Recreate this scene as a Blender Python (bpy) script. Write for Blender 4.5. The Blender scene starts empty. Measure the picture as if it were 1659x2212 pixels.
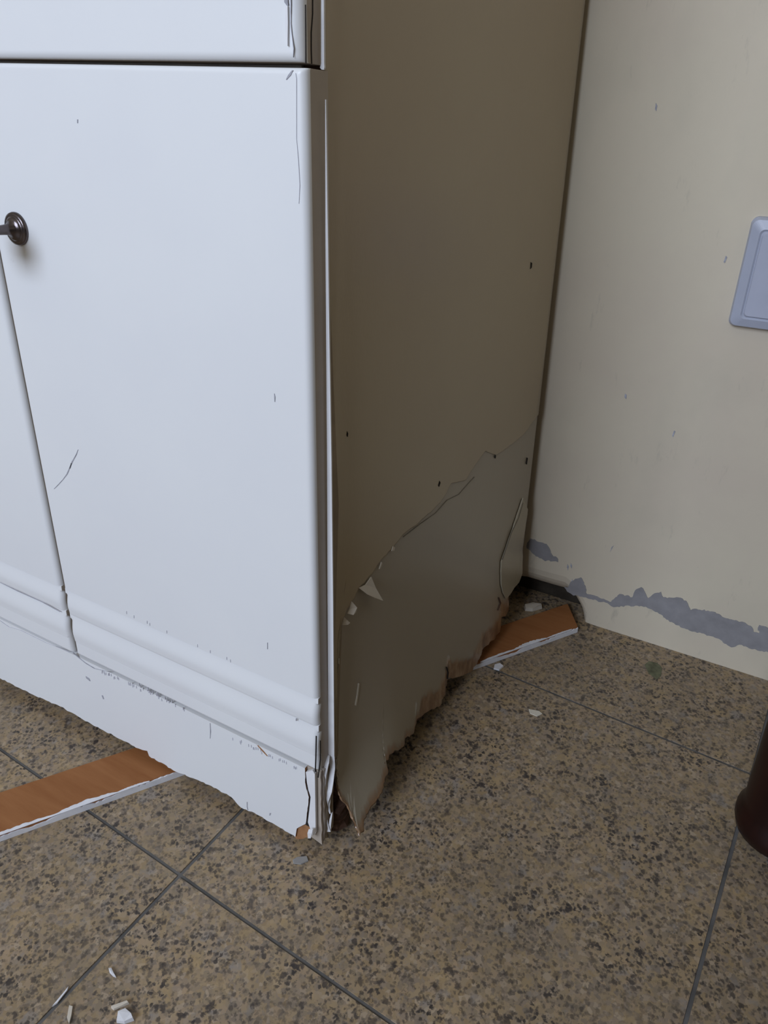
import bpy, bmesh, math, random
from mathutils import Vector as V, Matrix
random.seed(7)
S = bpy.context.scene
COL = S.collection

# ------------------------------------------------------------------ camera
F_PX, CX, CY = 1613.0, 829.5, 1106.0
CAM = V((0.13377, -0.66140, 0.51))
FWD = V((-0.427731, 0.750418, -0.503904)).normalized()
RIGHT = V((0.868781, 0.495196, 0.0)).normalized()
UP = RIGHT.cross(FWD).normalized()
cd = bpy.data.cameras.new('camera'); cam = bpy.data.objects.new('camera', cd); COL.objects.link(cam)
cd.sensor_fit = 'HORIZONTAL'; cd.sensor_width = 36.0; cd.lens = 36.0 * F_PX / 1659.0
cd.clip_start = 0.02
m = Matrix((RIGHT, UP, -FWD)).transposed().to_4x4(); m.translation = CAM
cam.matrix_world = m
S.camera = cam

# ------------------------------------------------------------------ light
vs = S.view_settings
vs.view_transform = 'Standard'; vs.look = 'None'; vs.gamma = 1.0; vs.use_curve_mapping = False
vs.exposure = 0.09
wd = bpy.data.worlds.new('world'); S.world = wd; wd.use_nodes = True
wd.node_tree.nodes['Background'].inputs[0].default_value = (0.62, 0.74, 1.0, 1)
wd.node_tree.nodes['Background'].inputs[1].default_value = 1.0
WIN = (-1.20, 0.20, 0.95, 2.15)          # window opening x0 x1 z0 z1 in the front wall
ld = bpy.data.lights.new('window_daylight', 'AREA'); lo = bpy.data.objects.new('window_daylight', ld); COL.objects.link(lo)
ld.shape = 'RECTANGLE'; ld.size = WIN[1] - WIN[0] - 0.06; ld.size_y = WIN[3] - WIN[2] - 0.06
ld.energy = 56.0; ld.color = (0.72, 0.82, 1.0)
lo.location = ((WIN[0] + WIN[1]) / 2, -2.56, (WIN[2] + WIN[3]) / 2)
lo.rotation_euler = (math.radians(90), 0, 0)

# ------------------------------------------------------------------ helpers
def ray(px, py):
    return (FWD + RIGHT * ((px - CX) / F_PX) - UP * ((py - CY) / F_PX)).normalized()
def hit(px, py, P, n):
    r = ray(px, py); return CAM + r * ((P - CAM).dot(n) / r.dot(n))
def G(px, py, z=0.0): return hit(px, py, V((0, 0, z)), V((0, 0, 1)))
def WL(px, py, y=0.0): return hit(px, py, V((0, y, 0)), V((0, 1, 0)))

def link(name, me, mat, parent=None):
    o = bpy.data.objects.new(name, me); COL.objects.link(o)
    if mat: me.materials.append(mat)
    if parent: o.parent = parent
    return o
def mesh(name, verts, faces, mat, parent=None, smooth=False, fix=True):
    me = bpy.data.meshes.new(name); me.from_pydata([tuple(v) for v in verts], [], faces)
    if fix:
        bm = bmesh.new(); bm.from_mesh(me); bmesh.ops.recalc_face_normals(bm, faces=bm.faces); bm.to_mesh(me); bm.free()
    if smooth:
        for p in me.polygons: p.use_smooth = True
    return link(name, me, mat, parent)
def prism(name, pts, off, mat, parent=None):
    """polygon pts (3D) extruded by vector off"""
    n = len(pts); vs_ = [V(p) for p in pts] + [V(p) + V(off) for p in pts]
    fs = [tuple(range(n)), tuple(range(2 * n - 1, n - 1, -1))] + [(i, (i + 1) % n, n + (i + 1) % n, n + i) for i in range(n)]
    return mesh(name, vs_, fs, mat, parent)
def box(name, a, b, mat, parent=None, bev=0.0):
    x0, y0, z0 = a; x1, y1, z1 = b
    v = [(x, y, z) for z in (z0, z1) for x, y in ((x0, y0), (x1, y0), (x1, y1), (x0, y1))]
    f = [(0, 1, 2, 3), (4, 5, 6, 7), (0, 1, 5, 4), (1, 2, 6, 5), (2, 3, 7, 6), (3, 0, 4, 7)]
    o = mesh(name, v, f, mat, parent)
    if bev:
        bm = bmesh.new(); bm.from_mesh(o.data)
        bmesh.ops.bevel(bm, geom=bm.edges[:], offset=bev, segments=3, affect='EDGES', profile=0.5)
        bm.to_mesh(o.data); bm.free()
    return o
def empty(name, loc, label, cat, group=None):
    o = bpy.data.objects.new(name, None); COL.objects.link(o); o.location = loc
    o.empty_display_size = 0.02
    o['label'] = label; o['category'] = cat
    if group: o['group'] = group
    bpy.context.view_layer.update()
    return o
def adopt(o, root):
    """geometry written in world coordinates goes under a root standing elsewhere"""
    o.parent = root; o.matrix_parent_inverse = root.matrix_world.inverted(); return o
def sm(a, b, x):
    t = min(1, max(0, (x - a) / (b - a))); return t * t * (3 - 2 * t)
def lathe(name, prof, base, axis, mat, parent=None, n=32):
    axis = V(axis).normalized(); u = axis.orthogonal().normalized(); w = axis.cross(u)
    vv = []; ff = []
    for r, h in prof:
        for k in range(n):
            a = 2 * math.pi * k / n
            vv.append(V(base) + axis * h + (u * math.cos(a) + w * math.sin(a)) * max(r, 1e-5))
    for i in range(len(prof) - 1):
        for k in range(n):
            ff.append((i * n + k, i * n + (k + 1) % n, (i + 1) * n + (k + 1) % n, (i + 1) * n + k))
    ff.append(tuple(range(n))); ff.append(tuple((len(prof) - 1) * n + k for k in range(n)))
    return mesh(name, vv, ff, mat, parent, smooth=True)
def jag(pts, sub, amp, seed=1):
    """densify a pixel polyline and roughen it"""
    rg = random.Random(seed); out = []
    for (a, b), (c, d) in zip(pts[:-1], pts[1:]):
        L = math.hypot(c - a, d - b); k = max(1, int(L / sub))
        for i in range(k):
            t = i / k; x = a + (c - a) * t; y = b + (d - b) * t
            if i: x += rg.uniform(-amp, amp); y += rg.uniform(-amp, amp)
            out.append((x, y))
    out.append(pts[-1]); return out

# ------------------------------------------------------------------ materials
class NT:
    def __init__(s, name, rough=0.5, spec=0.5, coat=0.0, metal=0.0):
        s.m = bpy.data.materials.new(name); s.m.use_nodes = True; s.t = s.m.node_tree
        s.b = s.t.nodes['Principled BSDF']; s.b.inputs['Roughness'].default_value = rough
        s.b.inputs['Specular IOR Level'].default_value = spec; s.b.inputs['Coat Weight'].default_value = coat
        s.b.inputs['Coat Roughness'].default_value = 0.08; s.b.inputs['Metallic'].default_value = metal
        g = s.t.nodes.new('ShaderNodeNewGeometry'); s.pos = g.outputs['Position']
    def n(s, typ, **k):
        nd = s.t.nodes.new(typ)
        for a, b in k.items(): setattr(nd, a, b)
        return nd
    def l(s, a, b): s.t.links.new(a, b)
    def mapped(s, sc=(1, 1, 1), rot=(0, 0, 0)):
        mp = s.n('ShaderNodeMapping'); mp.inputs['Scale'].default_value = sc; mp.inputs['Rotation'].default_value = rot
        s.l(s.pos, mp.inputs['Vector']); return mp.outputs[0]
    def noise(s, scale, detail=4, rough=0.55, vec=None, dist=0.0):
        nd = s.n('ShaderNodeTexNoise'); nd.inputs['Scale'].default_value = scale; nd.inputs['Detail'].default_value = detail
        nd.inputs['Roughness'].default_value = rough; nd.inputs['Distortion'].default_value = dist
        s.l(vec or s.pos, nd.inputs['Vector']); return nd
    def ramp(s, fac, stops, interp='LINEAR'):
        r = s.n('ShaderNodeValToRGB'); r.color_ramp.interpolation = interp
        e = r.color_ramp.elements
        while len(e) < len(stops): e.new(0.5)
        for el, (p, c) in zip(e, stops):
            el.position = p; el.color = (c, c, c, 1) if isinstance(c, (int, float)) else (*c, 1)
        s.l(fac, r.inputs[0]); return r.outputs[0]
    def mix(s, fac, a, b, mode='MIX'):
        x = s.n('ShaderNodeMix', data_type='RGBA', blend_type=mode)
        for sock, v in ((x.inputs['Factor'], fac), (x.inputs['A'], a), (x.inputs['B'], b)):
            if isinstance(v, (int, float)): sock.default_value = v
            elif isinstance(v, tuple): sock.default_value = (*v, 1)
            else: s.l(v, sock)
        return x.outputs['Result']
    def color(s, v):
        if isinstance(v, tuple): s.b.inputs['Base Color'].default_value = (*v, 1)
        else: s.l(v, s.b.inputs['Base Color'])
    def bump(s, h, strength=0.3, dist=0.001):
        bp = s.n('ShaderNodeBump'); bp.inputs['Strength'].default_value = strength; bp.inputs['Distance'].default_value = dist
        s.l(h, bp.inputs['Height']); s.l(bp.outputs[0], s.b.inputs['Normal'])

def m_white():
    t = NT('white_lacquer', 0.40, 0.4, 0.12)
    a = t.noise(9, 3).outputs['Fac']; b = t.noise(60, 2).outputs['Fac']
    c = t.mix(t.ramp(a, [(0.3, 0.0), (0.75, 1.0)]), (0.78, 0.79, 0.80), (0.75, 0.76, 0.78))
    c = t.mix(t.ramp(t.noise(38, 5, 0.7).outputs['Fac'], [(0.70, 0.0), (0.80, 0.35)]), c, (0.50, 0.50, 0.52))
    t.color(c); t.bump(b, 0.06, 0.0008); return t.m
def m_plain(name, col, rough=0.6, spec=0.3, var=0.15, scale=60, metal=0.0, bump=0.2, coat=0.0):
    t = NT(name, rough, spec, coat, metal)
    nz = t.noise(scale, 5).outputs['Fac']
    d = tuple(c * (1 - var) for c in col); u = tuple(min(1, c * (1 + var)) for c in col)
    t.color(t.mix(t.ramp(nz, [(0.3, 0.0), (0.7, 1.0)]), d, u)); t.bump(nz, bump, 0.0008); return t.m
def m_granite():
    t = NT('granite_tile', 0.42, 0.4)
    wob = t.noise(160, 3, 0.6)
    addv = t.n('ShaderNodeVectorMath', operation='MULTIPLY_ADD'); t.l(wob.outputs['Color'], addv.inputs[0])
    addv.inputs[1].default_value = (0.006, 0.006, 0.006); t.l(t.pos, addv.inputs[2])
    vo = t.n('ShaderNodeTexVoronoi'); vo.inputs['Scale'].default_value = 300; t.l(addv.outputs[0], vo.inputs['Vector'])
    sep = t.n('ShaderNodeSeparateColor'); t.l(vo.outputs['Color'], sep.inputs[0])
    base = t.ramp(sep.outputs[0], [(0.0, (0.40, 0.285, 0.155)), (0.22, (0.50, 0.37, 0.215)), (0.4, (0.34, 0.265, 0.175)), (0.55, (0.52, 0.375, 0.225)),
                                   (0.7, (0.31, 0.245, 0.175)), (0.84, (0.42, 0.32, 0.22)), (1.0, (0.58, 0.45, 0.30))])
    # orange / yellow feldspar grains, cool quartz
    og = t.ramp(t.noise(55, 4, 0.6).outputs['Fac'], [(0.52, 0.0), (0.66, 0.6)])
    base = t.mix(og, base, (0.54, 0.38, 0.18))
    qz = t.ramp(t.noise(70, 4, 0.6, t.mapped((1, 1, 1), (0.3, 0.6, 1.0))).outputs['Fac'], [(0.58, 0.0), (0.68, 0.6)])
    base = t.mix(qz, base, (0.36, 0.33, 0.30))
    # dark mica specks of two sizes, gathered in loose clumps
    clump = t.ramp(t.noise(26, 4, 0.6).outputs['Fac'], [(0.30, 0.25), (0.62, 1.0)])
    def specks(scale, thr, rot, wobble, strength, col, base):
        w = t.noise(scale * 1.1, 2, 0.6, t.mapped((1, 1, 1), rot))
        av = t.n('ShaderNodeVectorMath', operation='MULTIPLY_ADD'); t.l(w.outputs['Color'], av.inputs[0])
        av.inputs[1].default_value = (wobble,) * 3; t.l(t.mapped((1, 1, 1), rot), av.inputs[2])
        vv_ = t.n('ShaderNodeTexVoronoi'); vv_.inputs['Scale'].default_value = scale; t.l(av.outputs[0], vv_.inputs['Vector'])
        sp = t.n('ShaderNodeSeparateColor'); t.l(vv_.outputs['Color'], sp.inputs[0])
        near = t.ramp(vv_.outputs['Distance'], [(0.35, 1.0), (0.62, 0.0)])
        pick = t.ramp(sp.outputs[1], [(thr, 0.0), (thr + 0.05, 1.0)])
        mu = t.n('ShaderNodeMath', operation='MULTIPLY'); t.l(near, mu.inputs[0]); t.l(pick, mu.inputs[1])
        mu2 = t.n('ShaderNodeMath', operation='MULTIPLY'); t.l(mu.outputs[0], mu2.inputs[0]); t.l(clump, mu2.inputs[1])
        mu3 = t.n('ShaderNodeMath', operation='MULTIPLY'); t.l(mu2.outputs[0], mu3.inputs[0]); mu3.inputs[1].default_value = strength
        return t.mix(mu3.outputs[0], base, col)
    base = specks(300, 0.58, (0.2, 0.1, 0.7), 0.005, 1.0, (0.055, 0.045, 0.040), base)
    base = specks(450, 0.58, (0.5, 0.3, 1.9), 0.003, 0.8, (0.12, 0.095, 0.075), base)
    base = specks(190, 0.86, (0.1, 0.7, 2.6), 0.008, 0.95, (0.050, 0.040, 0.038), base)
    v2 = t.noise(310, 2, 0.5).outputs['Fac']
    # grime in the corner areas
    gr = t.ramp(t.noise(6, 5, 0.65).outputs['Fac'], [(0.40, 0.0), (0.8, 0.45)])
    base = t.mix(gr, base, (0.15, 0.125, 0.09))
    base = t.mix(1.0, base, (0.74, 0.74, 0.76), 'MULTIPLY')
    t.color(base); t.bump(v2, 0.05, 0.0005); return t.m
def m_wall():
    t = NT('cream_wall_paint', 0.62, 0.3)
    a = t.noise(3.2, 5, 0.6).outputs['Fac']; b = t.noise(7.5, 4, 0.6, t.mapped((1, 1, 0.6))).outputs['Fac']
    c = t.mix(t.ramp(a, [(0.42, 0.0), (0.60, 1.0)]), (0.62, 0.55, 0.425), (0.585, 0.505, 0.40))
    c = t.mix(t.ramp(b, [(0.52, 0.0), (0.72, 0.5)]), c, (0.49, 0.45, 0.35))
    sc = t.noise(46, 5, 0.75, t.mapped((1, 1, 0.28))).outputs['Fac']
    c = t.mix(t.ramp(sc, [(0.60, 0.0), (0.74, 0.5)]), c, (0.36, 0.33, 0.27))
    t.color(c); t.bump(t.noise(110, 4, 0.6, t.mapped((1, 1, 0.5))).outputs['Fac'], 0.22, 0.0012); return t.m
def m_side(name, colA, colB):
    t = NT(name, 0.36, 0.5, 0.35); t.b.inputs['Coat Roughness'].default_value = 0.28
    a = t.noise(4.0, 4, 0.6).outputs['Fac']
    c = t.mix(t.ramp(a, [(0.35, 0.0), (0.65, 1.0)]), colA, colB)
    at = t.n('ShaderNodeAttribute', attribute_name='wear')
    nz = t.noise(90, 5, 0.7, t.mapped((1, 1, 0.35))).outputs['Fac']
    mm = t.n('ShaderNodeMath', operation='MULTIPLY_ADD'); t.l(at.outputs['Fac'], mm.inputs[0]); mm.inputs[1].default_value = 1.5
    s2 = t.n('ShaderNodeMath', operation='SUBTRACT'); t.l(nz, s2.inputs[0]); s2.inputs[1].default_value = 0.98
    t.l(s2.outputs[0], mm.inputs[2])
    wear = t.ramp(mm.outputs[0], [(0.0, 0.0), (0.35, 1.0)])
    br = t.ramp(nz, [(0.35, (0.13, 0.065, 0.03)), (0.5, (0.27, 0.15, 0.075)), (0.68, (0.42, 0.30, 0.19))])
    t.color(t.mix(wear, c, br)); t.bump(nz, 0.12, 0.0015); return t.m
def m_fibre(name, a, b, sc=(30, 30, 30), rough=0.75, zr=0.0):
    t = NT(name, rough, 0.25)
    nz = t.noise(1.0, 6, 0.65, t.mapped(sc, (0, 0, zr))).outputs['Fac']
    t.color(t.ramp(nz, [(0.28, a), (0.72, b)])); t.bump(nz, 0.2, 0.0008); return t.m
def m_mahogany():
    t = NT('dark_red_varnish', 0.4, 0.25, 0.05)
    nz = t.noise(1.0, 6, 0.6, t.mapped((60, 60, 6))).outputs['Fac']
    t.color(t.ramp(nz, [(0.3, (0.008, 0.0025, 0.002)), (0.7, (0.024, 0.006, 0.004))])); return t.m

WHITE = m_white()
WHITE_EDGE = m_plain('white_edge_banding', (0.78, 0.78, 0.80), 0.35, 0.4, 0.04, 40, bump=0.05)
DOOR_SIDE = m_plain('shaded_edge_tone', (0.42, 0.36, 0.30), 0.45, 0.35, 0.06, 30, bump=0.06)  # shade of the right-facing edges put into a brown-grey tone
GRANITE = m_granite(); WALL = m_wall()
GROUT = m_plain('grey_grout', (0.12, 0.115, 0.11), 0.85, 0.2, 0.3, 40)
PLASTER = m_plain('bare_grey_render', (0.27, 0.26, 0.265), 0.9, 0.15, 0.12, 70, bump=0.4)
MASON = m_plain('shade_dark_masonry', (0.05, 0.04, 0.03), 0.95, 0.1, 0.4, 40, bump=0.8)  # near-black: shade inside the broken wall foot put into the colour
SIDE_UP = m_side('beige_laminate', (0.41, 0.335, 0.215), (0.38, 0.30, 0.195))
SIDE_LO = m_side('worn_beige_board', (0.37, 0.325, 0.245), (0.35, 0.30, 0.235))
FLAKE = m_plain('pale_paint_flake', (0.62, 0.56, 0.47), 0.5, 0.3, 0.05, 40)
ROT = m_fibre('swollen_rotten_board', (0.035, 0.018, 0.013), (0.17, 0.095, 0.065), (60, 60, 200))
FIBRE = m_fibre('brown_fibreboard', (0.27, 0.125, 0.055), (0.40, 0.21, 0.10), (160, 160, 160))
BOARD = m_fibre('orange_brown_hardboard', (0.255, 0.098, 0.032), (0.33, 0.142, 0.053), (14, 120, 60), 0.7, -0.46)
CHIPWHITE = m_plain('chipped_white_paint', (0.74, 0.74, 0.77), 0.55, 0.3, 0.08, 90)
BRONZE = m_plain('dark_bronze', (0.13, 0.11, 0.11), 0.22, 0.6, 0.3, 60, metal=0.85)
GREYPL = m_plain('grey_blue_plastic', (0.40, 0.42, 0.50), 0.38, 0.45, 0.05, 30, bump=0.05)
GREYIN = m_plain('light_grey_plastic', (0.43, 0.45, 0.54), 0.30, 0.5, 0.06, 30, bump=0.05)
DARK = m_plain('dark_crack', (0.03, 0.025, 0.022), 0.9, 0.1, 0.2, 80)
GREYMARK = m_plain('grey_scuff', (0.36, 0.36, 0.40), 0.8, 0.1, 0.3, 200)
SOFTMARK = m_plain('faint_scuff', (0.52, 0.52, 0.57), 0.7, 0.2, 0.1, 200)
PALEMARK = m_plain('pale_scratch', (0.60, 0.55, 0.45), 0.6, 0.2, 0.1, 90)
STEEL = m_plain('socket_contact_metal', (0.12, 0.12, 0.13), 0.4, 0.5, 0.1, 50, metal=0.8)
MAHOG = m_mahogany()
INNER = m_plain('raw_board_inside', (0.30, 0.24, 0.17), 0.8, 0.2, 0.15, 40)
PLAIN = m_plain('room_paint', (0.46, 0.39, 0.28), 0.8, 0.2, 0.05, 5)
STAIN = m_plain('greenish_stain', (0.13, 0.13, 0.075), 0.6, 0.3, 0.4, 120)

# ------------------------------------------------------------------ room
X0, X1, YF, ZC = -1.65, 1.45, -2.6, 2.45
def struct(o): o['kind'] = 'structure'; return o
# floor: bedding slab + individual tiles
floor = struct(box('floor', (X0 - .1, YF - .1, -.05), (X1 + .1, .11, -.0008), GROUT))
def clip(poly, inside, inter):
    out = []
    for i in range(len(poly)):
        a, b = poly[i - 1], poly[i]
        ia, ib = inside(a), inside(b)
        if ib:
            if not ia: out.append(inter(a, b))
            out.append(b)
        elif ia: out.append(inter(a, b))
    return out
def cliprect(p, x0, x1, y0, y1):
    for ax, val, s in ((0, x0, 1), (0, x1, -1), (1, y0, 1), (1, y1, -1)):
        if not p: return p
        ins = lambda q: s * (q[ax] - val) >= 0
        def itx(a, b):
            t = (val - a[ax]) / (b[ax] - a[ax]); return (a[0] + (b[0] - a[0]) * t, a[1] + (b[1] - a[1]) * t)
        p = clip(p, ins, itx)
    return p
CR = G(389, 1890); ang = math.radians(-3.05)
da = V((math.cos(ang), math.sin(ang), 0)); db = V((-math.sin(ang), math.cos(ang), 0))
PA, PB, JO = 0.339, 0.3275, 0.0026
rt = random.Random(3)
for i in range(-6, 7):
    for j in range(-8, 4):
        q = []
        for a, b in ((0, 0), (1, 0), (1, 1), (0, 1)):
            P = CR + da * (i * PA + (PA - JO / 2 if a else JO / 2)) + db * (j * PB + (PB - JO / 2 if b else JO / 2))
            q.append((P.x, P.y))
        q = cliprect(q, X0 + .001, X1 - .001, YF + .001, 0.029)
        if len(q) < 3: continue
        ar = abs(sum(q[k - 1][0] * q[k][1] - q[k][0] * q[k - 1][1] for k in range(len(q)))) / 2
        if ar < 3e-4: continue
        cxm = sum(p[0] for p in q) / len(q); cym = sum(p[1] for p in q) / len(q)
        top = [(cxm + (x - cxm) * 0.999, cym + (y - cym) * 0.999, 0.0) for x, y in q]
        mid = [(x, y, -0.0006) for x, y in q]; bot = [(x, y, -0.0022) for x, y in q]
        n = len(q); vv = top + mid + bot
        ff = [tuple(range(n)), tuple(range(3 * n - 1, 2 * n - 1, -1))]
        for r in range(2): ff += [(r * n + k, r * n + (k + 1) % n, (r + 1) * n + (k + 1) % n, (r + 1) * n + k) for k in range(n)]
        mesh('tile', vv, ff, GRANITE, floor)

# back wall: painted skin whose foot is broken away near the cabinet, masonry behind
wpx = [WL(*p) for p in [(1100, 1254), (1130, 1257), (1160, 1266), (1190, 1275), (1216, 1282), (1238, 1300), (1252, 1325), (1264, 1346)]]
prof = [(X0, -.004), (-0.30, -.004), (-0.26, 0.014), (-0.15, 0.018)] + [(p.x, max(p.z, -.004)) for p in wpx] + [(0.02, -.004), (X1, -.004)]
cols = []
for (a, b), (c, d_) in zip(prof[:-1], prof[1:]):
    k = 10 if (c - a) > .5 else 3
    for i in range(k): cols.append((a + (c - a) * i / k, b + (d_ - b) * i / k))
cols.append(prof[-1])
rows = [0, .002, .005, .009, .014, .022, .05, .12, .3, .7, 1.3, ZC]
vv = []; ff = []
for x, zb in cols:
    lift = sm(-.004, .012, zb)
    for k, h in enumerate(rows):
        z = zb + h if k < len(rows) - 1 else ZC
        y = 0.012 * lift * (1 - min(1, h / .022)) ** 2
        vv.append((x, y, z))
nR = len(rows); nC = len(cols)
for i in range(nC - 1):
    for k in range(nR - 1): ff.append((i * nR + k, (i + 1) * nR + k, (i + 1) * nR + k + 1, i * nR + k + 1))
off = len(vv)
for x, zb in cols: vv.append((x, 0.03, zb)); vv.append((x, 0.03, ZC))
for i in range(nC - 1):
    ff.append((off + 2 * i, off + 2 * i + 1, off + 2 * i + 3, off + 2 * i + 2))
    ff.append((i * nR, off + 2 * i, off + 2 * i + 2, (i + 1) * nR))
    ff.append((i * nR + nR - 1, (i + 1) * nR + nR - 1, off + 2 * i + 3, off + 2 * i + 1))
for e_ in (0, nC - 1): ff.append(tuple(e_ * nR + k for k in range(nR)) + (off + 2 * e_ + 1, off + 2 * e_))
wall = struct(mesh('wall_back', vv, ff, WALL, smooth=False))
box('masonry_core', (X0 - .1, .03, -.05), (X1 + .1, .11, ZC + .1), MASON, wall)
struct(box('wall_left', (X0 - .1, YF - .1, -.05), (X0, .03, ZC + .1), PLAIN))
struct(box('wall_right', (X1, YF - .1, -.05), (X1 + .1, .03, ZC + .1), PLAIN))
struct(box('ceiling', (X0, YF - .1, ZC), (X1, .03, ZC + .1), PLAIN))
a, b, c, d_ = WIN
vv = []; 
for y in (YF, YF - .1):
    vv += [(X0, y, -.05), (X1, y, -.05), (X1, y, ZC), (X0, y, ZC), (a, y, c), (b, y, c), (b, y, d_), (a, y, d_)]
ff = [(0, 1, 5, 4), (1, 2, 6, 5), (2, 3, 7, 6), (3, 0, 4, 7)]
ff = ff + [tuple(i + 8 for i in f) for f in ff] + [(4, 5, 13, 12), (5, 6, 14, 13), (6, 7, 15, 14), (7, 4, 12, 15)]
struct(mesh('wall_front', vv, ff, PLAIN, fix=False))
wf = []
for p, q in (((a, d_ - .05), (b, d_)), ((a, c), (b, c + .05)), ((a, c + .05), (a + .05, d_ - .05)), ((b - .05, c + .05), (b, d_ - .05))):
    o = box('window_frame', (p[0], YF - .08, p[1]), (q[0], YF - .02, q[1]), WHITE_EDGE); wf.append(o)
wroot = struct(wf[0]); wroot.name = 'window_1'
for o in wf[1:]: o.parent = wroot
# grey patches where the paint has come away at the foot of the wall
p1 = [(1139, 1172), (1146, 1163), (1155, 1165), (1162, 1170), (1172, 1172), (1183, 1178), (1188, 1186), (1193, 1198), (1206, 1208), (1206, 1214), (1195, 1212), (1183, 1210), (1178, 1212), (1170, 1206), (1155, 1198), (1148, 1192), (1138, 1184)]
p2 = [(1219, 1268), (1228, 1268), (1232, 1258), (1243, 1250), (1255, 1247), (1262, 1258), (1268, 1283), (1290, 1288), (1312, 1297), (1320, 1300),
      (1338, 1283), (1366, 1290), (1372, 1275), (1385, 1268), (1393, 1278), (1400, 1292), (1410, 1284), (1428, 1278), (1433, 1290), (1450, 1291),
      (1470, 1291), (1484, 1300), (1492, 1318), (1505, 1315), (1545, 1322), (1560, 1332), (1610, 1345), (1622, 1352), (1628, 1365), (1640, 1368),
      (1637, 1356), (1640, 1350), (1659, 1356), (1700, 1368), (1700, 1418), (1659, 1408), (1625, 1402), (1598, 1392), (1580, 1398), (1560, 1384), (1520, 1368),
      (1490, 1362), (1462, 1350), (1440, 1338), (1420, 1322), (1395, 1310), (1360, 1308), (1325, 1311), (1312, 1302), (1290, 1297), (1266, 1290),
      (1240, 1286), (1226, 1278)]
for pp, sd in ((p1, 5), (p2, 6)):
    q = jag(pp + [pp[0]], 4, 1.5, sd)[:-1]
    prism('bare_render_patch', [WL(x, y) + V((0, -.0005, 0)) for x, y in q], (0, .0010, 0), PLASTER, wall)
for pp in ([(1236, 1250), (1239, 1262), (1238, 1268), (1234, 1258)], [(1226, 1218), (1229, 1224), (1227, 1232), (1225, 1225)], [(1233, 1216), (1236, 1222), (1235, 1228), (1232, 1222)],
           [(1568, 552), (1571, 556), (1566, 568), (1563, 566)], [(1456, 930), (1459, 932), (1454, 944), (1452, 941)], [(1350, 850), (1354, 853), (1353, 862), (1349, 858)],
           [(1321, 1182), (1326, 1178), (1318, 1192)], [(1417, 222), (1420, 228), (1418, 240), (1415, 236)]):
    prism('paint_chip', [WL(x, y) + V((0, -.0004, 0)) for x, y in pp], (0, .0008, 0), GREYMARK, wall)

# ------------------------------------------------------------------ cabinet frame (racked: leans to the right and back)
E1 = V((0.99986684, 0.00390252, -0.0158454)); E2 = V((-0.01330321, 0.07288091, 0.99725192))
NO = -(E2.cross(E1)).normalized()
if NO.y > 0: NO = -NO
O_ = G(692, 1812, .020)
def Pf(u, z, off=0.0): return O_ + E1 * u + E2 * z + NO * off      # off > 0: towards the room
def fuz(px, py, off=0.0):
    """cabinet-front coordinates of the point seen at a pixel"""
    P = hit(px, py, O_ + NO * off, NO) - (O_ + NO * off)
    a11, a12, a22 = E1.dot(E1), E1.dot(E2), E2.dot(E2); b1, b2 = P.dot(E1), P.dot(E2)
    D = a11 * a22 - a12 * a12
    return ((b1 * a22 - b2 * a12) / D, (b2 * a11 - b1 * a12) / D)
def Ff(px, py, off=0.0): return hit(px, py, O_ + NO * off, NO)

cab = empty('cabinet', (-0.36, -0.19, 0), 'white lacquered corner cabinet with beige water-damaged side panel, leaning against the wall', 'cabinet')
def C_(o): return adopt(o, cab)
T = 0.019
def panel(name, u0, u1, z0, z1, rr, prof_, mat, side_mat, zs_extra=()):
    """lacquered front with rounded edges; prof_(z) is the moulding"""
    def edges(a, b, r):
        k = [r * (1 - math.cos(math.pi / 2 * i / 6)) for i in range(7)]
        return [a + t for t in k] + [a + r + .0006], [b - r - .0006] + [b - t for t in reversed(k)]
    ul, ur = edges(u0, u1, rr); zl, zr_ = edges(z0, z1, rr * .6)
    us = ul + [ul[-1] + (ur[0] - ul[-1]) * i / 12 for i in range(1, 12)] + ur
    zs = sorted(set(zl + [zl[-1] + (zr_[0] - zl[-1]) * i / 14 for i in range(1, 14)] + zr_ + list(zs_extra)))
    vv = []; ff = []
    for z in zs:
        for u in us:
            du = min(u - u0, u1 - u); dz = min(z - z0, z1 - z)
            hu = rr - math.sqrt(max(0, rr * rr - max(0, rr - du) ** 2)) if du < rr else 0
            r2 = rr * .6; hz = r2 - math.sqrt(max(0, r2 * r2 - max(0, r2 - dz) ** 2)) if dz < r2 else 0
            pz = prof_(z)
            h = pz - math.hypot(hu, hz) if pz > -0.001 else min(pz, -math.hypot(hu * .45, hz))
            vv.append(Pf(u, z, h))
    nu = len(us); nz = len(zs)
    for j in range(nz - 1):
        for i in range(nu - 1): ff.append((j * nu + i, j * nu + i + 1, (j + 1) * nu + i + 1, (j + 1) * nu + i))
    nfront = len(ff)
    ring = [i for i in range(nu)] + [(j + 1) * nu - 1 for j in range(1, nz)] + [(nz - 1) * nu + i for i in range(nu - 2, -1, -1)] + [j * nu for j in range(nz - 2, 0, -1)]
    o0 = len(vv)
    for r in ring:
        j, i = divmod(r, nu); vv.append(Pf(us[i], zs[j], -T))
    L = len(ring)
    for k in range(L): ff.append((ring[k], ring[(k + 1) % L], o0 + (k + 1) % L, o0 + k))
    ff.append(tuple(o0 + k for k in range(L)))
    o = mesh(name, vv, ff, mat, None)
    o.data.materials.append(side_mat)
    for k, p in enumerate(o.data.polygons):
        p.use_smooth = k < nfront
        if k >= nfront: p.material_index = 1
    o.data.set_sharp_from_angle(angle=math.radians(28))
    return C_(o)
ZM1, ZM2 = fuz(680, 1511)[1], fuz(680, 1569)[1]          # shoulders of the two coves
DZ0 = fuz(157, 1409)[1]; DZ1 = fuz(300, 140)[1]; UG = fuz(70, 950)[0]
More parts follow.
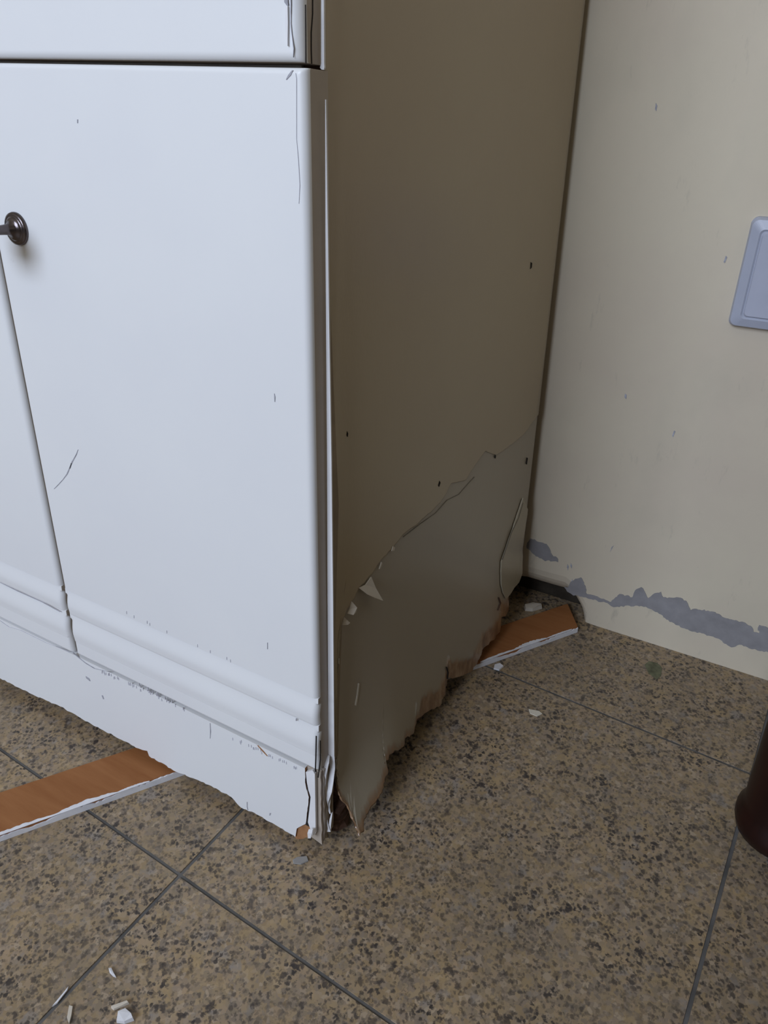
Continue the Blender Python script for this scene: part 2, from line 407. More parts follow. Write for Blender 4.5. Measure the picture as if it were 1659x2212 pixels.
def mould(z):
    # two coves running across the foot of the door, each with a sharp upper shoulder
    for zt, zb in ((ZM1, ZM2 + .001), (ZM2, ZM2 - .0265)):
        if zb <= z <= zt:
            t = (zt - z) / (zt - zb)
            return -0.0016 + 0.0026 * sm(0, .7, t) - 0.0006 * sm(.7, 1, t)
    return 0.0
zx = [ZM1 + .0006, ZM1 + .0001, ZM2 + .0013, ZM2 - .0270] + [ZM1 - i * .0021 for i in range(11)] + [ZM2 + .0001] + [ZM2 - i * .0024 for i in range(12)]
DG = DZ1 + .0022
door_r = panel('door', UG + .0021, -0.0006, DZ0, DZ1, 0.0042, mould, WHITE, DOOR_SIDE, zx)
door_l = panel('door', -0.5100, UG - .0021, DZ0 - .0015, DZ1, 0.0042, mould, WHITE, DOOR_SIDE, zx)
flat = lambda z: 0.0
panel('drawer', UG + .0021, -0.0030, DG, 0.665, 0.0060, flat, WHITE, DOOR_SIDE)
panel('drawer', -0.5100, UG - .0021, DG, 0.665, 0.0060, flat, WHITE, DOOR_SIDE)
# knobs: rosette, neck and flared grip
ku, kz = fuz(38, 494)
for k_, (uu, dr) in enumerate(((ku, door_r), (2 * UG - ku, door_l))):
    bp = Pf(uu, kz, 0.0)
    kn = lathe('handle', [(.0098, -.001), (.0100, .0008), (.0096, .0020), (.0082, .0026), (.0076, .0024), (.0070, .0032), (.0060, .0042), (.0050, .0044), (.0046, .0052), (.0034, .0060),
                      (.0030, .010), (.0028, .014), (.0031, .018), (.0048, .023), (.0080, .028), (.0100, .032), (.0105, .035), (.0098, .038), (.0070, .0402), (.0001, .041)], bp, NO, BRONZE)
    kn.parent = dr; kn.matrix_parent_inverse = dr.matrix_world.inverted()
bpy.context.view_layer.update()
# plinth with a jagged, swollen lower edge and a broken right end
bot = [(-560, 1190), (-100, 1416), (0, 1465), (70, 1500), (130, 1526), (200, 1566), (300, 1617), (318, 1622), (322, 1633), (380, 1667), (440, 1690), (500, 1722), (520, 1744), (560, 1762), (600, 1785), (638, 1808)]
botj = jag(bot, 6, 1.3, 11)
uz = [fuz(x, y) for x, y in botj]; uz = [(u, max(z, -.0165)) for u, z in uz]
uz = [(u, z) for u, z in uz if u > -0.508]
rgt = [fuz(x, y) for x, y in jag([(641, 1790), (660, 1780), (664, 1751), (667, 1722), (662, 1706), (659, 1690), (659, 1672)], 5, .6, 4)]
PT = DZ0 - 0.0022
poly = [(-0.510, uz[0][1])] + uz + rgt + [(rgt[-1][0], PT - .0005), (UG, PT), (UG - .0002, PT - .0004), (-.39, DZ0 - .0024), (-0.510, DZ0 - .0024)]
def slab(name, poly, o1, o0, mat, side=None, bev=0):
    o = prism(name, [Pf(u, z, o1) for u, z in poly], NO * (o0 - o1), mat)
    if side:
        o.data.materials.append(side)
        for p in o.data.polygons:
            if abs(p.normal.dot(NO)) < .5 and p.normal.z < .3: p.material_index = 1
    return C_(o)
slab('plinth', poly, 0.0, -0.014, WHITE, FIBRE)
# torn brown board showing at the corner, paint shell split off the end, layered end grain
def pslab(name, pix, o1, o0, mat, side=None): return slab(name, [fuz(x, y, o1) for x, y in pix], o1, o0, mat, side)
pslab('torn_board_corner', jag([(632, 1800), (642, 1786), (658, 1782), (663, 1768), (670, 1772), (676, 1790), (670, 1806), (655, 1812), (640, 1812), (632, 1800)], 5, 1, 8)[:-1], -0.0015, -0.0125, FIBRE)
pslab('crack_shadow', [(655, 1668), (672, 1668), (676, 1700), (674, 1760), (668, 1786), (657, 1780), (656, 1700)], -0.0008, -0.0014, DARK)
pslab('paint_shell', [(660.5, 1668), (675, 1664), (680, 1672), (681, 1730), (682, 1800), (675, 1806), (670, 1790), (665, 1776), (668, 1751), (671, 1722), (666, 1706), (663, 1690)], 0.0005, -0.0018, WHITE_EDGE)
# end of the plinth: separate delaminated sheets, edge-on
for k in range(6):
    o1 = -0.0026 - k * 0.0027; u_ = 0.0002 + random.uniform(-.0012, .0006); zl = random.uniform(-.010, -.005)
    p_ = [(-.010, PT + .0)] ; nn = 14
    pr = [(u_ + random.uniform(-.0005, .0005), PT - (PT - zl) * i / nn) for i in range(nn + 1)]
    slab('delaminated_sheet', [(-.012, PT)] + pr + [(-.012, zl + random.uniform(0, .003))], o1, o1 - 0.0021, DOOR_SIDE if k in (0, 1, 3, 5) else INNER)
# carcass behind the fronts
def cbox(name, u0, u1, z0, z1, o0, o1, mat):
    vv = [Pf(u, z, o) for z in (z0, z1) for u, o in ((u0, o0), (u1, o0), (u1, o1), (u0, o1))]
    return C_(mesh(name, vv, [(0, 1, 2, 3), (4, 5, 6, 7), (0, 1, 5, 4), (1, 2, 6, 5), (2, 3, 7, 6), (3, 0, 4, 7)], mat))
cbox('bottom_panel', -0.494, -0.016, 0.072, 0.084, -0.022, -0.30, INNER)
cbox('divider', -0.261, -0.249, 0.085, 0.664, -0.022, -0.29, INNER)
cbox('front_rail', -0.494, -0.016, DZ1 - .025, DZ1 + .028, -0.0195, -0.035, WHITE_EDGE)
cbox('front_rail', -0.494, -0.016, 0.040, 0.095, -0.0195, -0.0215, WHITE_EDGE)
cbox('front_stile', UG - .015, UG + .015, 0.096, DZ1 - .026, -0.0195, -0.0215, WHITE_EDGE)
cbox('back_panel', -0.494, -0.016, 0.09, 0.664, -0.294, -0.298, INNER)
cbox('side_panel', -0.510, -0.495, -0.022, 0.664, -0.021, -0.30, SIDE_LO)
cbox('top_panel', -0.520, 0.008, 0.667, 0.690, 0.008, -0.30, WHITE)

# ---- right side panel: ruled between the leaning front edge and the upright back edge, swollen at the foot
EO = -0.0205
fe0 = fuz(699.5, 0, EO); fe1 = fuz(723.5, 1640, EO)
B0 = WL(1128, 1190, -.024); B1 = WL(1262, 0, -.012); YB = -0.018
def back_edge(z):
    t = (z - B0.z) / (B1.z - B0.z); return B0 + (B1 - B0) * t
def front_edge(z):
    A = Pf(fe0[0], fe0[1], EO); B = Pf(fe1[0], fe1[1], EO); t = (z - B.z) / (A.z - B.z); return B + (A - B) * t
def sx(y, z):
    f = front_edge(z); g = back_edge(z); s = (y - f.y) / (g.y - f.y)
    x = f.x + (g.x - f.x) * s; s = max(-.05, min(1.05, s))
    lo = sm(.26, .03, z) if False else 1 - sm(.02, .26, z)
    b = .0085 * sm(0, .22, s) * lo * (1 - .75 * sm(.72, 1, s)) + .0022 * math.sin(9 * s + 14 * z) * lo * sm(0, .2, s)
    b += .026 * (1 - sm(.05, .34, s)) * max(0, (.076 - z) / .076) ** 1.4
    return x + b
def shit(px, py, off=0.0):
    r = ray(px, py); t = .25; st = .004; p = None
    while t < 1.6:
        P = CAM + r * t
        if P.x - sx(P.y, P.z) - off < 0: break
        t += st
    lo, hi = t - st, t
    for _ in range(24):
        mid = (lo + hi) / 2; P = CAM + r * mid
        if P.x - sx(P.y, P.z) - off < 0: hi = mid
        else: lo = mid
    return CAM + r * lo
def sheet(name, pix, off, thick, mat, ztop=.664, wear=None, rows=46, sub=7, amp=1.2, seed=1):
    pts = [shit(x, y) for x, y in jag(pix, sub, amp, seed)]
    yz = [(min(p.y, back_edge(p.z).y), max(p.z, .0006)) for p in pts]
    n = len(yz); vv = []; wr = []; ff = []
    def frac(y, z): f = front_edge(z).y; return (y - f) / (back_edge(z).y - f)
    s0 = [frac(y, z) for y, z in yz]
    # running average makes an orderly spacing for the rows above the ragged edge
    acc = [0.0]
    for i in range(1, n): acc.append(acc[-1] + max(0.15 / n, s0[i] - s0[i - 1]))
    st_ = [s0[0] * 0 + a_ / acc[-1] for a_ in acc]
    for _ in range(3): st_ = [0.0] + [(st_[i - 1] + 2 * st_[i] + st_[i + 1]) / 4 for i in range(1, n - 1)] + [1.0]
    for layer in (off, off - thick):
        for i, (y, z) in enumerate(yz):
            for k in range(rows):
                t = (k / (rows - 1)) ** 1.7; zz = z + (ztop - z) * t
                w = sm(0, .055, zz - z) if i not in (0, n - 1) else 1.0
                if k == 0: w = 0
                s_ = s0[i] + (st_[i] - s0[i]) * w
                f = front_edge(zz).y; yy = f + (back_edge(zz).y - f) * s_
                vv.append((sx(yy, zz) + layer, yy, zz)); wr.append(wear(i / (n - 1), zz - z, yy, zz) if wear else 0.0)
    R = rows
    for i in range(n - 1):
        for k in range(R - 1): ff.append((i * R + k, (i + 1) * R + k, (i + 1) * R + k + 1, i * R + k + 1))
    b = n * R; nf_ = len(ff)
    ff += [tuple(b + q for q in reversed(f)) for f in ff[:nf_]]
    for i in range(n - 1):
        ff.append((i * R, b + i * R, b + (i + 1) * R, (i + 1) * R)); ff.append((i * R + R - 1, (i + 1) * R + R - 1, b + (i + 1) * R + R - 1, b + i * R + R - 1))
    for k in range(R - 1):
        ff.append((k, k + 1, b + k + 1, b + k)); q = (n - 1) * R; ff.append((q + k, b + q + k, b + q + k + 1, q + k + 1))
    o = mesh(name, vv, ff, mat, None, fix=True)
    for k, p in enumerate(o.data.polygons): p.use_smooth = k < 2 * nf_
    at = o.data.attributes.new('wear', 'FLOAT', 'POINT'); at.data.foreach_set('value', wr)
    return C_(o)
bpx = [(723, 1622), (729, 1661), (733, 1697), (738, 1727), (754, 1748), (766, 1775), (777, 1806), (786, 1797), (786, 1775), (800, 1748), (815, 1727), (827, 1706), (831, 1685), (839, 1668),
       (832, 1654), (841, 1630), (872, 1613), (875, 1595), (893, 1586), (899, 1558), (920, 1540), (948, 1527), (963, 1500), (965, 1464), (983, 1464), (1001, 1459), (1022, 1448),
       (1040, 1414), (1046, 1399), (1071, 1377), (1081, 1359), (1082, 1334), (1095, 1326), (1099, 1314), (1098, 1284), (1119, 1260), (1125, 1239), (1126, 1181), (1131, 1151)]
def wearf(fr, h, y, z):
    a = math.exp(-(h / (.024 if y > -.24 else .014)) ** 2)
    zone = .95 if y > -.24 else .55
    return a * zone if y < -.03 else a * .5
sheet('side_panel', bpx, 0.0, .0016, SIDE_LO, wear=wearf, amp=2.2, sub=5, seed=21)
tear = [(724.5, 1600), (726, 1500), (727, 1400), (731, 1365), (736, 1347), (745, 1322), (757, 1302), (774, 1269), (799, 1242), (817, 1215), (848, 1181), (869, 1154), (905, 1127), (950, 1085), (974, 1043),
        (1004, 1037), (1024, 1005), (1047, 974), (1071, 983), (1101, 961), (1128, 940), (1143, 919), (1157, 900)]
sheet('laminate_sheet', tear, .0008, .0007, SIDE_UP, amp=1.0, seed=5)
# rotten core board behind the skins
sheet('core_board', [(723, 1600), (728, 1650), (733, 1690), (745, 1722), (790, 1716), (822, 1660), (834, 1636), (880, 1585), (935, 1530), (965, 1470), (1030, 1430), (1075, 1362), (1092, 1310), (1118, 1245), (1125, 1170)],
      -.0020, .010, ROT, amp=2.5, seed=9, ztop=.655)
# lifted flap of laminate at the rear, pale curled flakes on the tear, chips and scratches
def spatch(name, pix, off, th, mat, curl=None, sub=0):
    P = []
    for i, (x, y) in enumerate(pix):
        p = shit(x, y); p = p + V((off + (curl[i] if curl else 0), 0, 0)); P.append(p)
    return C_(prism(name, P, (-th, 0, 0), mat))
SOFTDARK = m_plain('shallow_crack', (0.17, 0.15, 0.12), 0.8, 0.1, 0.2, 80)
FLAPM = m_side('pale_laminate_flap', (0.42, 0.37, 0.27), (0.40, 0.35, 0.26))
spatch('laminate_flap', jag([(1127, 1075), (1112, 1120), (1098, 1160), (1088, 1190), (1080, 1212), (1079, 1235), (1080, 1263), (1084, 1280), (1090, 1292), (1098, 1284), (1108, 1268), (1118, 1257), (1125, 1238), (1126, 1181), (1130, 1150), (1137, 1100)], 9, .5, 3), .0018, .0012, FLAPM)
spatch('curled_flake', [(798, 1245), (803, 1268), (808, 1291), (794, 1286), (782, 1280), (772, 1269), (786, 1262)], .0016, .0006, FLAKE, [0, .002, .006, .005, .003, .0, 0])
spatch('curled_flake', [(756, 1298), (759, 1308), (757, 1318), (751, 1324), (747, 1324), (752, 1314)], .0016, .0006, FLAKE, [0, .003, .003, .003, 0, 0])
spatch('curled_flake', [(740, 1332), (743, 1337), (747, 1342), (742, 1346), (736, 1349), (738, 1341)], .0016, .0006, FLAKE, [0, .001, .002, .002, 0, 0])
spatch('curled_flake', [(845, 1179), (849, 1181), (848, 1188), (842, 1189)], .0016, .0005, FLAKE)
spatch('curled_flake', [(820, 1213), (822, 1215), (818, 1226), (815, 1228)], .0016, .0005, FLAKE)
for pp in ([(1144, 566), (1147, 568), (1146, 578), (1143, 581)], [(747, 931), (749, 936), (748, 943), (746, 940)], [(947, 1038), (949, 1042), (946, 1051), (944, 1048)],
           [(1068, 982), (1069, 985), (1068, 990), (1067, 987)], [(1137, 988), (1138, 990), (1136, 1003), (1135, 1001)]):
    spatch('laminate_chip', pp, .0011, .0008, DARK)
spatch('scratch', [(773, 1475), (775, 1476), (772, 1500), (768, 1524), (766, 1523), (770, 1500)], .0008, .0008, PALEMARK)
spatch('scratch', [(728, 1420), (730, 1421), (730, 1434), (728, 1432)], .0012, .0008, PALEMARK)
def spline(name, pts, w, mat, off=.0008):
    L = [(x - w, y) for x, y in pts]; R_ = [(x + w, y) for x, y in reversed(pts)]
    return spatch(name, L + R_, off, .0006, mat)
spline('hairline_crack', [(870, 1160), (905, 1133), (940, 1108), (965, 1080), (990, 1068), (1010, 1045), (1024, 1030)], .35, SOFTDARK, .0005)
spline('hairline_crack', [(1126, 1085), (1116, 1118), (1100, 1152), (1090, 1182), (1081, 1208)], .35, SOFTDARK, .0021)
spline('hairline_crack', [(963, 1440), (966, 1452), (965, 1466)], 1.0, DARK, .0010)
spline('hairline_crack', [(1076, 1290), (1080, 1302), (1074, 1318)], .8, ROT, .0010)

# ---- front edge banding of the side panel
def edge(name, L, R_, off, th, mat):
    pix = L + list(reversed(R_)); return slab(name, [fuz(x, y, off) for x, y in pix], off, off - th, mat)
edge('edge_banding', [(693.5, -60), (693.5, 0), (693.5, 138), (691, 146), (694, 150)], [(699, -60), (699.3, 0), (700, 138), (700.5, 146), (699, 151)], -.0150, .0012, WHITE_EDGE)
edge('edge_banding', [(702.5, 215), (702.8, 500), (704.2, 700), (706.5, 1000), (707.5, 1300), (708.6, 1500), (709, 1634)],
     [(703.6, 215), (707.8, 500), (710.8, 700), (715.8, 1000), (719.2, 1300), (720.8, 1500), (721.8, 1634)], -.0130, .0010, WHITE_EDGE)
edge('backing_edge', [(690, -60), (696, 300), (699, 700), (702, 1100), (703, 1640)], [(698.0, -60), (702.5, 300), (711, 700), (718, 1100), (723, 1640)], -.0197, .010, INNER)
edge('shrunk_gap', [(706.2, 1350), (707.2, 1500), (707.6, 1634)], [(707.4, 1350), (708.6, 1500), (709, 1634)], -.0188, .001, DARK)
# frayed ribbons hanging at its foot
def ribbon(name, pts, w, mat, depth0=-.019):
    """pts: (px, py, off) ; w: pixel half widths"""
    L = []; R_ = []
    for (x, y, o), ww in zip(pts, w): L.append(Ff(x - ww, y, o + .004)); R_.append(Ff(x + ww, y, o + .004))
    vv = []; n = len(L)
    for k in range(n): vv += [L[k], R_[k], R_[k] - NO * .0006, L[k] - NO * .0006]
    ff = []
    for k in range(n - 1):
        for j in range(4): ff.append((4 * k + j, 4 * k + (j + 1) % 4, 4 * k + 4 + (j + 1) % 4, 4 * k + 4 + j))
    ff += [(0, 1, 2, 3), tuple(4 * (n - 1) + j for j in range(4))]
    return C_(mesh(name, vv, ff, mat))
ribbon('frayed_banding', [(716, 1628, -.018), (718, 1660, -.017), (714, 1690, -.015), (711, 1712, -.013), (707, 1730, -.013), (706, 1742, -.014)], [6, 5.5, 6, 5.5, 3, 1.5], WHITE_EDGE)
ribbon('frayed_banding', [(708, 1632, -.016), (705, 1650, -.012), (701, 1675, -.011), (699, 1710, -.012), (701, 1750, -.013), (704, 1780, -.013), (709, 1797, -.013)], [4, 5, 3.5, 2.5, 3, 4, 5], WHITE_EDGE)
ribbon('frayed_banding', [(712, 1712, -.016), (711, 1730, -.015), (709, 1745, -.015), (713, 1758, -.014)], [1.6, 2.5, 2.8, 1.0], WHITE_EDGE)
ribbon('frayed_banding', [(717, 1755, -.016), (714, 1770, -.014), (712, 1785, -.014), (713, 1796, -.014)], [1.0, 2.2, 2.6, 1.5], WHITE_EDGE)
ribbon('frayed_banding', [(671, 1792, .001), (669, 1800, .0015), (668, 1811, .001)], [4.5, 5, 3], WHITE_EDGE)
# swollen dark clump inside the open foot of the panel
rg = random.Random(5)
for k in range(5):
    px, py = (725 + rg.uniform(-3, 10), 1690 + k * 20); o = Ff(px, py, -.03)
    vv = []; ff = []
    nn = 7
    for j in range(4):
        for i in range(nn):
            an = 2 * math.pi * i / nn; rr = (.0045, .007, .006, .002)[j] * rg.uniform(.7, 1.2)
            vv.append(o + V((math.cos(an) * rr, math.sin(an) * rr * 1.4, -.009 + j * .006)))
    vv = [V((v.x, v.y, max(v.z, .001))) for v in vv]
    for j in range(3):
        for i in range(nn): ff.append((j * nn + i, j * nn + (i + 1) % nn, (j + 1) * nn + (i + 1) % nn, (j + 1) * nn + i))
    ff += [tuple(range(nn)), tuple(3 * nn + i for i in range(nn))]
    C_(mesh('rotten_lump', vv, ff, ROT))

# ---- marks on the white fronts
def fline(name, pts, ws, mat, off=.0003, th=.0006, parent=None):
    L = [(x - w, y) for (x, y), w in zip(pts, ws)]; R_ = [(x + w, y) for (x, y), w in reversed(list(zip(pts, ws)))]
    o = slab(name, [fuz(x, y) for x, y in L + R_], off, off - th, mat)
    return o
fline('scratch', [(169, 971), (165, 982), (157, 996), (151, 1010), (145, 1024), (136, 1036), (125, 1048), (117, 1056)], [.4, .8, 1.3, .9, 1.2, .8, 1.0, .4], GREYMARK)
fline('scratch', [(155, 1000), (151, 1012)], [1.2, .8], DARK)
fline('paint_chip', [(593, 850), (594, 858), (594, 868)], [.4, 1.1, .4], GREYMARK)
fline('paint_chip', [(168, 258), (168, 266)], [.8, .6], GREYMARK)
fline('paint_chip', [(186, 1461), (190, 1465), (195, 1471)], [.8, 3, .8], GREYMARK)
fline('paint_chip', [(221, 1502), (224, 1510)], [1.4, 1.0], GREYMARK)
fline('scratch', [(454, 1562), (455, 1580), (454, 1595)], [.4, .8, .4], GREYMARK)
fline('scratch', [(534, 1732), (534, 1742), (536, 1750)], [.4, .8, .4], GREYMARK)
fline('paint_chip', [(584, 1756), (583, 1761)], [1.5, 1.2], GREYMARK)
fline('paint_chip', [(578, 1388), (578, 1402)], [.5, .6], GREYMARK)
fline('paint_chip', [(640, 1552), (640, 1557)], [.8, .8], GREYMARK)
fline('scuff', [(632, 152), (626, 162), (619, 172)], [1.2, 3.0, .8], GREYMARK)
fline('paint_crack', [(639, 158), (641, 170), (641, 300), (645, 345), (648, 400), (646, 440)], [.3, .5, .3, .5, .6, .3], SOFTMARK)
fline('paint_crack', [(628, -20), (629, 8), (629, 50), (631, 75), (635, 105), (634, 124)], [1.0, .8, .5, .5, .7, .3], GREYMARK)
fline('peeled_ridge', [(619, -20), (620, 5), (623, 12)], [3, 4, 2], GREYMARK, .0008)
fline('peeled_ridge', [(622, 14), (622, 50), (622.5, 80), (624, 100)], [2.6, 3.2, 2.2, .6], WHITE_EDGE, .0012, .0014)
# dirt in the mouldings and in the seam over the plinth
rg = random.Random(12)
fline('dirt_line', [(150, 1325), (260, 1372), (380, 1428), (430, 1452)], [.4, .7, .8, .3], SOFTMARK, -.0002)
for k in range(9):
    t = rg.random(); x = 270 + 330 * t; y = 1322 + (1474 - 1322) * t + rg.uniform(-2, 2)
    fline('scuff', [(x, y - 3), (x + .3, y + 3)], [.4, .5], SOFTMARK, .0003, .0005)
for (xa, ya), (xb, yb), n_ in (((215, 1446), (400, 1530), 34), ((300, 1478), (380, 1520), 18), ((500, 1592), (650, 1660), 26)):
    for k in range(n_):
        t = rg.random(); x = xa + (xb - xa) * t; y = ya + (yb - ya) * t + rg.uniform(-1, 5)
        fline('scuff', [(x, y - 3), (x + .5, y + 2.5)], [.4, .7], SOFTMARK, .0003)
fline('torn_seam', [(158, 1410), (185, 1432), (205, 1444), (240, 1452)], [1, 1.2, 1.6, .6], GREYMARK, .0003)
fline('torn_seam', [(557, 1610), (568, 1622), (578, 1633)], [1.0, 1.6, .8], FIBRE, .0003)
fline('dirt_line', [(0, 1340), (20, 1354), (45, 1361), (100, 1388), (150, 1408)], [.9, .9, .8, .5, .5], SOFTMARK, .0003)
fline('dirt_line', [(0, 1258), (40, 1278), (90, 1300), (130, 1322)], [.3, .4, .5, .4], SOFTMARK, .0003, .001)
# splits in the drawer and door edges (seen on their right sides)
def side_line(name, pix, u, w, mat):
    P = []; nrm = E1
    for x, y in [(a - w, b) for a, b in pix] + [(a + w, b) for a, b in reversed(pix)]:
        P.append(hit(x, y, Pf(u, 0, 0), NO.cross(E2).normalized()))
    return C_(prism(name, P, -E1 * .0006, mat))
side_line('split_line', [(676, -10), (676, 30), (673, 70), (673, 105), (674, 138)], -.0027, .8, DARK)
side_line('split_line', [(661, 10), (662, 138)], -.0027, .4, DARK)
side_line('split_line', [(684, 1590), (683, 1640), (682, 1668)], -.0003, .7, DARK)
side_line('split_line', [(692.5, 1600), (693, 1640), (688, 1680)], -.0003, .6, DARK)

# ------------------------------------------------------------------ fallen board passing under the cabinet
L0 = G(-120, 1862); L1 = G(1247, 1366)
bd = (L1 - L0).normalized(); bn = V((-bd.y, bd.x, 0)); LB = (L1 - L0).length; WB = 0.0435; HB = 0.0070
brd = empty('skirting_board', (L0 + L1) / 2, 'loose orange-brown board strip with chipped white edge lying under the cabinet', 'board')
def Bp(s, w, h): return L0 + bd * s + bn * w + V((0, 0, h))
rg = random.Random(4); nn = 120
fr_top = []; 
prf = []
for i in range(nn + 1):
    s = LB * i / nn; prf.append((s, rg.uniform(-.0003, .0003)))
P = [Bp(s, .0008 + j, 0.0) for s, j in prf] + [G(1226, 1304, HB) - V((0, 0, HB)), Bp(0, WB, 0)]
o = prism('board_core', P, (0, 0, HB), BOARD); adopt(o, brd)
# white lacquered edge with ragged upper boundary
def ragh(s):
    x = s / LB
    return .0054 + .0016 * math.sin(41 * x + 1) * math.sin(17 * x) + .0010 * math.sin(93 * x)
top = []; bt = []
for i in range(nn * 2 + 1):
    s = LB * i / (nn * 2); h = min(HB + .0004, max(.0016, ragh(s) + rg.uniform(-.0006, .0006)))
    top.append(Bp(s, -.0002, h)); bt.append(Bp(s, -.0002, .0002))
o = prism('white_edge', bt + list(reversed(top)), bn * .0014, CHIPWHITE); adopt(o, brd)
# torn white film creeping onto the upper face
def film(s0, s1, wmax, sd):
    r2 = random.Random(sd); k = 30; A = []; B_ = []
    for i in range(k + 1):
        t = i / k; s = s0 + (s1 - s0) * t
        A.append(Bp(s, -.0004, HB)); B_.append(Bp(s, .0002 + wmax * math.sin(math.pi * t) ** .7 * r2.uniform(.65, 1.0), HB + .0001))
    adopt(prism('torn_film', A + list(reversed(B_)), (0, 0, .0004), CHIPWHITE), brd)
sL = lambda px, py: (G(px, py) - L0).dot(bd)
film(sL(-60, 1845), sL(140, 1780), .0028, 1); film(sL(120, 1785), sL(265, 1742), .0042, 2); film(sL(255, 1745), sL(330, 1715), .0016, 6)
film(sL(1110, 1420), sL(1180, 1390), .004, 3); film(sL(1040, 1446), sL(1120, 1416), .002, 4); film(sL(1180, 1392), sL(1235, 1372), .0012, 5)

# ------------------------------------------------------------------ wall socket
sx0, sz0, sz1 = 0.0790, 0.3365, 0.4190
sk = empty('wall_socket', (sx0 + .0415, 0, sz0), 'grey plastic wall socket on the cream wall at the right edge', 'socket')
scx, scz = sx0 + .0415, (sz0 + sz1) / 2
def rrect(w, h, r, y, n=6, cx_=scx, cz_=scz):
    P = []
    for qx, qz, a0 in ((1, 1, 0), (-1, 1, 90), (-1, -1, 180), (1, -1, 270)):
        for i in range(n + 1):
            a = math.radians(a0 + 90 * i / n); P.append(V((cx_ + qx * (w / 2 - r) + r * math.cos(a), y, cz_ + qz * (h / 2 - r) + r * math.sin(a))))
    return P
def loft(name, rings, mat, cap=True):
    n = len(rings[0]); vv = [v for r in rings for v in r]; ff = []
    for j in range(len(rings) - 1):
        for i in range(n): ff.append((j * n + i, j * n + (i + 1) % n, (j + 1) * n + (i + 1) % n, (j + 1) * n + i))
    ff.append(tuple(range(n)));
    if cap: ff.append(tuple((len(rings) - 1) * n + i for i in range(n)))
    o = mesh(name, vv, ff, mat); return adopt(o, sk)
loft('socket_frame', [rrect(.083, .0825, .005, 0), rrect(.083, .0825, .005, -.005), rrect(.080, .0795, .005, -.0085), rrect(.067, .067, .0035, -.0105), rrect(.0645, .0645, .003, -.0095)], GREYPL)
# insert with a round well
ins = rrect(.0635, .0635, .003, -.0100, 8); n = len(ins)
ring = []
for v in ins:
    a = math.atan2(v.z - scz, v.x - scx); ring.append(a)
def circ(r, y): return [V((scx + r * math.cos(a), y, scz + r * math.sin(a))) for a in ring]
loft('socket_insert', [rrect(.0635, .0635, .003, -.0086, 8), ins, rrect(.0615, .0615, .003, -.0112, 8), circ(.0215, -.0112), circ(.0205, -.0075), circ(.0200, -.0020)], GREYIN)
for dx in (-.0095, .0095):
    adopt(lathe('pin_hole', [(.0026, 0), (.0026, .0012)], (scx + dx, -.0019, scz), (0, -1, 0), DARK, n=14), sk)
adopt(box('earth_contact', (scx - .003, -.0070, scz + .0165), (scx + .003, -.0018, scz + .0205), STEEL), sk)
adopt(box('earth_contact', (scx - .003, -.0070, scz - .0205), (scx + .003, -.0018, scz - .0165), STEEL), sk)

# ------------------------------------------------------------------ dark red leg; the unseen low table over it is added to shade the floor
tb = empty('table', (0.62, -.75, 0), 'dark red-brown wooden leg standing on the tiles at the right edge, under an added unseen top', 'table')
fx, fy = G(1596, 1782).x, G(1596, 1782).y
LX, LY = fx + .026, fy + .006
legs = ((LX, LY), (LX + .72, LY), (LX, LY - 1.1), (LX + .72, LY - 1.1))
for lx, ly in legs:
    adopt(lathe('leg', [(.020, 0), (.026, .001), (.0305, .005), (.0325, .012), (.0325, .019), (.0300, .026), (.0290, .032), (.0300, .07), (.033, .18), (.034, .36), (.034, .40)], (lx, ly, 0), (0, 0, 1), MAHOG, n=28), tb)
for a_, b_ in (((LX, LY - .012, .33), (LX + .72, LY + .012, .43)), ((LX, LY - 1.112, .33), (LX + .72, LY - 1.088, .43)),
               ((LX - .012, LY - 1.1, .33), (LX + .012, LY, .43)), ((LX + .708, LY - 1.1, .33), (LX + .732, LY, .43))):
    adopt(box('shade_apron', a_, b_, MAHOG), tb)
adopt(box('shade_top', (LX - .03, LY - 1.14, .43), (LX + .76, LY + .04, .455), MAHOG, bev=.004), tb)  # unseen top, set low with its apron to darken the floor at right

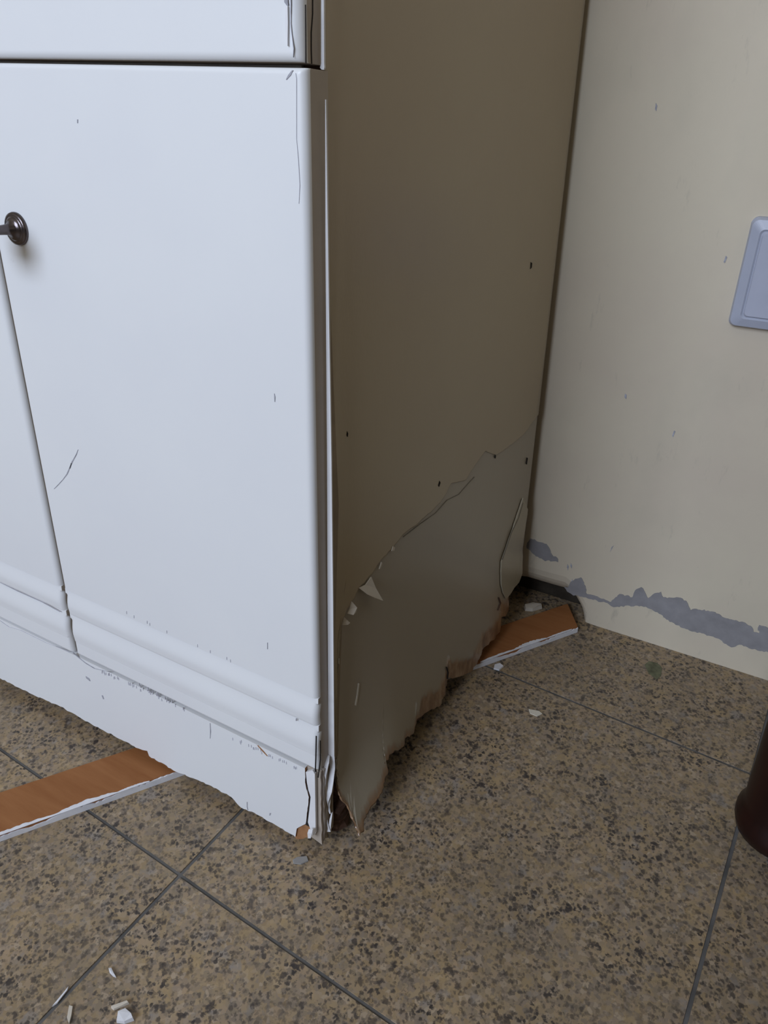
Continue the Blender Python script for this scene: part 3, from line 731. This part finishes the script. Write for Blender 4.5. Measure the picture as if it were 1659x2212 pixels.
# ------------------------------------------------------------------ crumbs and flakes on the floor
def chip(name, pix, th, mat, label, curl=0.0, group=None):
    P = [G(x, y, .0003) for x, y in pix]
    n_ = len(P); c = sum(P, V()) / n_
    vv = [p for p in P] + [V((c.x + (p.x - c.x) * .92, c.y + (p.y - c.y) * .92, th + (curl if k % 3 == 0 else 0))) for k, p in enumerate(P)]
    ff = [tuple(range(n_)), tuple(range(2 * n_ - 1, n_ - 1, -1))] + [(i, (i + 1) % n_, n_ + (i + 1) % n_, n_ + i) for i in range(n_)]
    vv = [v - c.xyz * 0 for v in vv]
    loc = V((c.x, c.y, 0)); vv = [v - loc for v in vv]
    o = mesh(name, vv, ff, mat); o.location = loc
    o['label'] = label; o['category'] = 'debris'
    if group: o['group'] = group
    return o
GRP = 'paint chips on the floor'
chip('paint_flake', [(256, 2190), (272, 2181), (285, 2192), (290, 2205), (270, 2212), (252, 2210)], .003, CHIPWHITE, 'largest white paint flake on the tiles at the bottom left', .001, GRP)
chip('paint_flake', [(240, 2178), (262, 2168), (276, 2163), (280, 2169), (262, 2176), (246, 2183)], .002, FLAKE, 'grey-white elongated flake just behind the largest white flake', .001, GRP)
chip('paint_flake', [(235, 2094), (241, 2092), (247, 2105), (251, 2112), (245, 2110), (237, 2102)], .0018, CHIPWHITE, 'small white flake alone above the two bottom-left flakes', .0005, GRP)
chip('paint_flake', [(150, 2172), (158, 2174), (155, 2195), (150, 2214), (145, 2200)], .0015, FLAKE, 'pale sliver beside the grout line at bottom left', 0, GRP)
chip('paint_flake', [(112, 2176), (142, 2140), (149, 2131), (146, 2140), (124, 2168)], .0012, CHIPWHITE, 'thin white splinter lying along the grout joint', 0, GRP)
chip('paint_flake', [(632, 1858), (642, 1852), (664, 1850), (667, 1860), (650, 1868), (634, 1866)], .0012, m_plain('dusty_grey_flake', (.30, .29, .28), .8, .2, .1), 'dusty grey flake in front of the broken cabinet corner', 0, GRP)
chip('paint_flake', [(1142, 1532), (1165, 1536), (1172, 1542), (1160, 1548), (1145, 1542)], .0008, PALEMARK, 'pale flat crumb on the tile right of the side panel', 0, GRP)
chip('paint_flake', [(1068, 1437), (1080, 1434), (1088, 1440), (1078, 1449), (1066, 1446)], .0018, CHIPWHITE, 'small white crumb against the board edge beside the cabinet', 0, GRP)
chip('plaster_fragment', [(1132, 1312), (1150, 1306), (1170, 1309), (1171, 1315), (1150, 1321), (1134, 1320)], .004, FLAKE, 'pale plaster fragment behind the board near the wall', .001)
chip('smudge', [(1392, 1436), (1402, 1428), (1420, 1432), (1430, 1442), (1428, 1460), (1418, 1468), (1402, 1455)], .0004, STAIN, 'greenish dark spot on the tile near the back wall', 0)
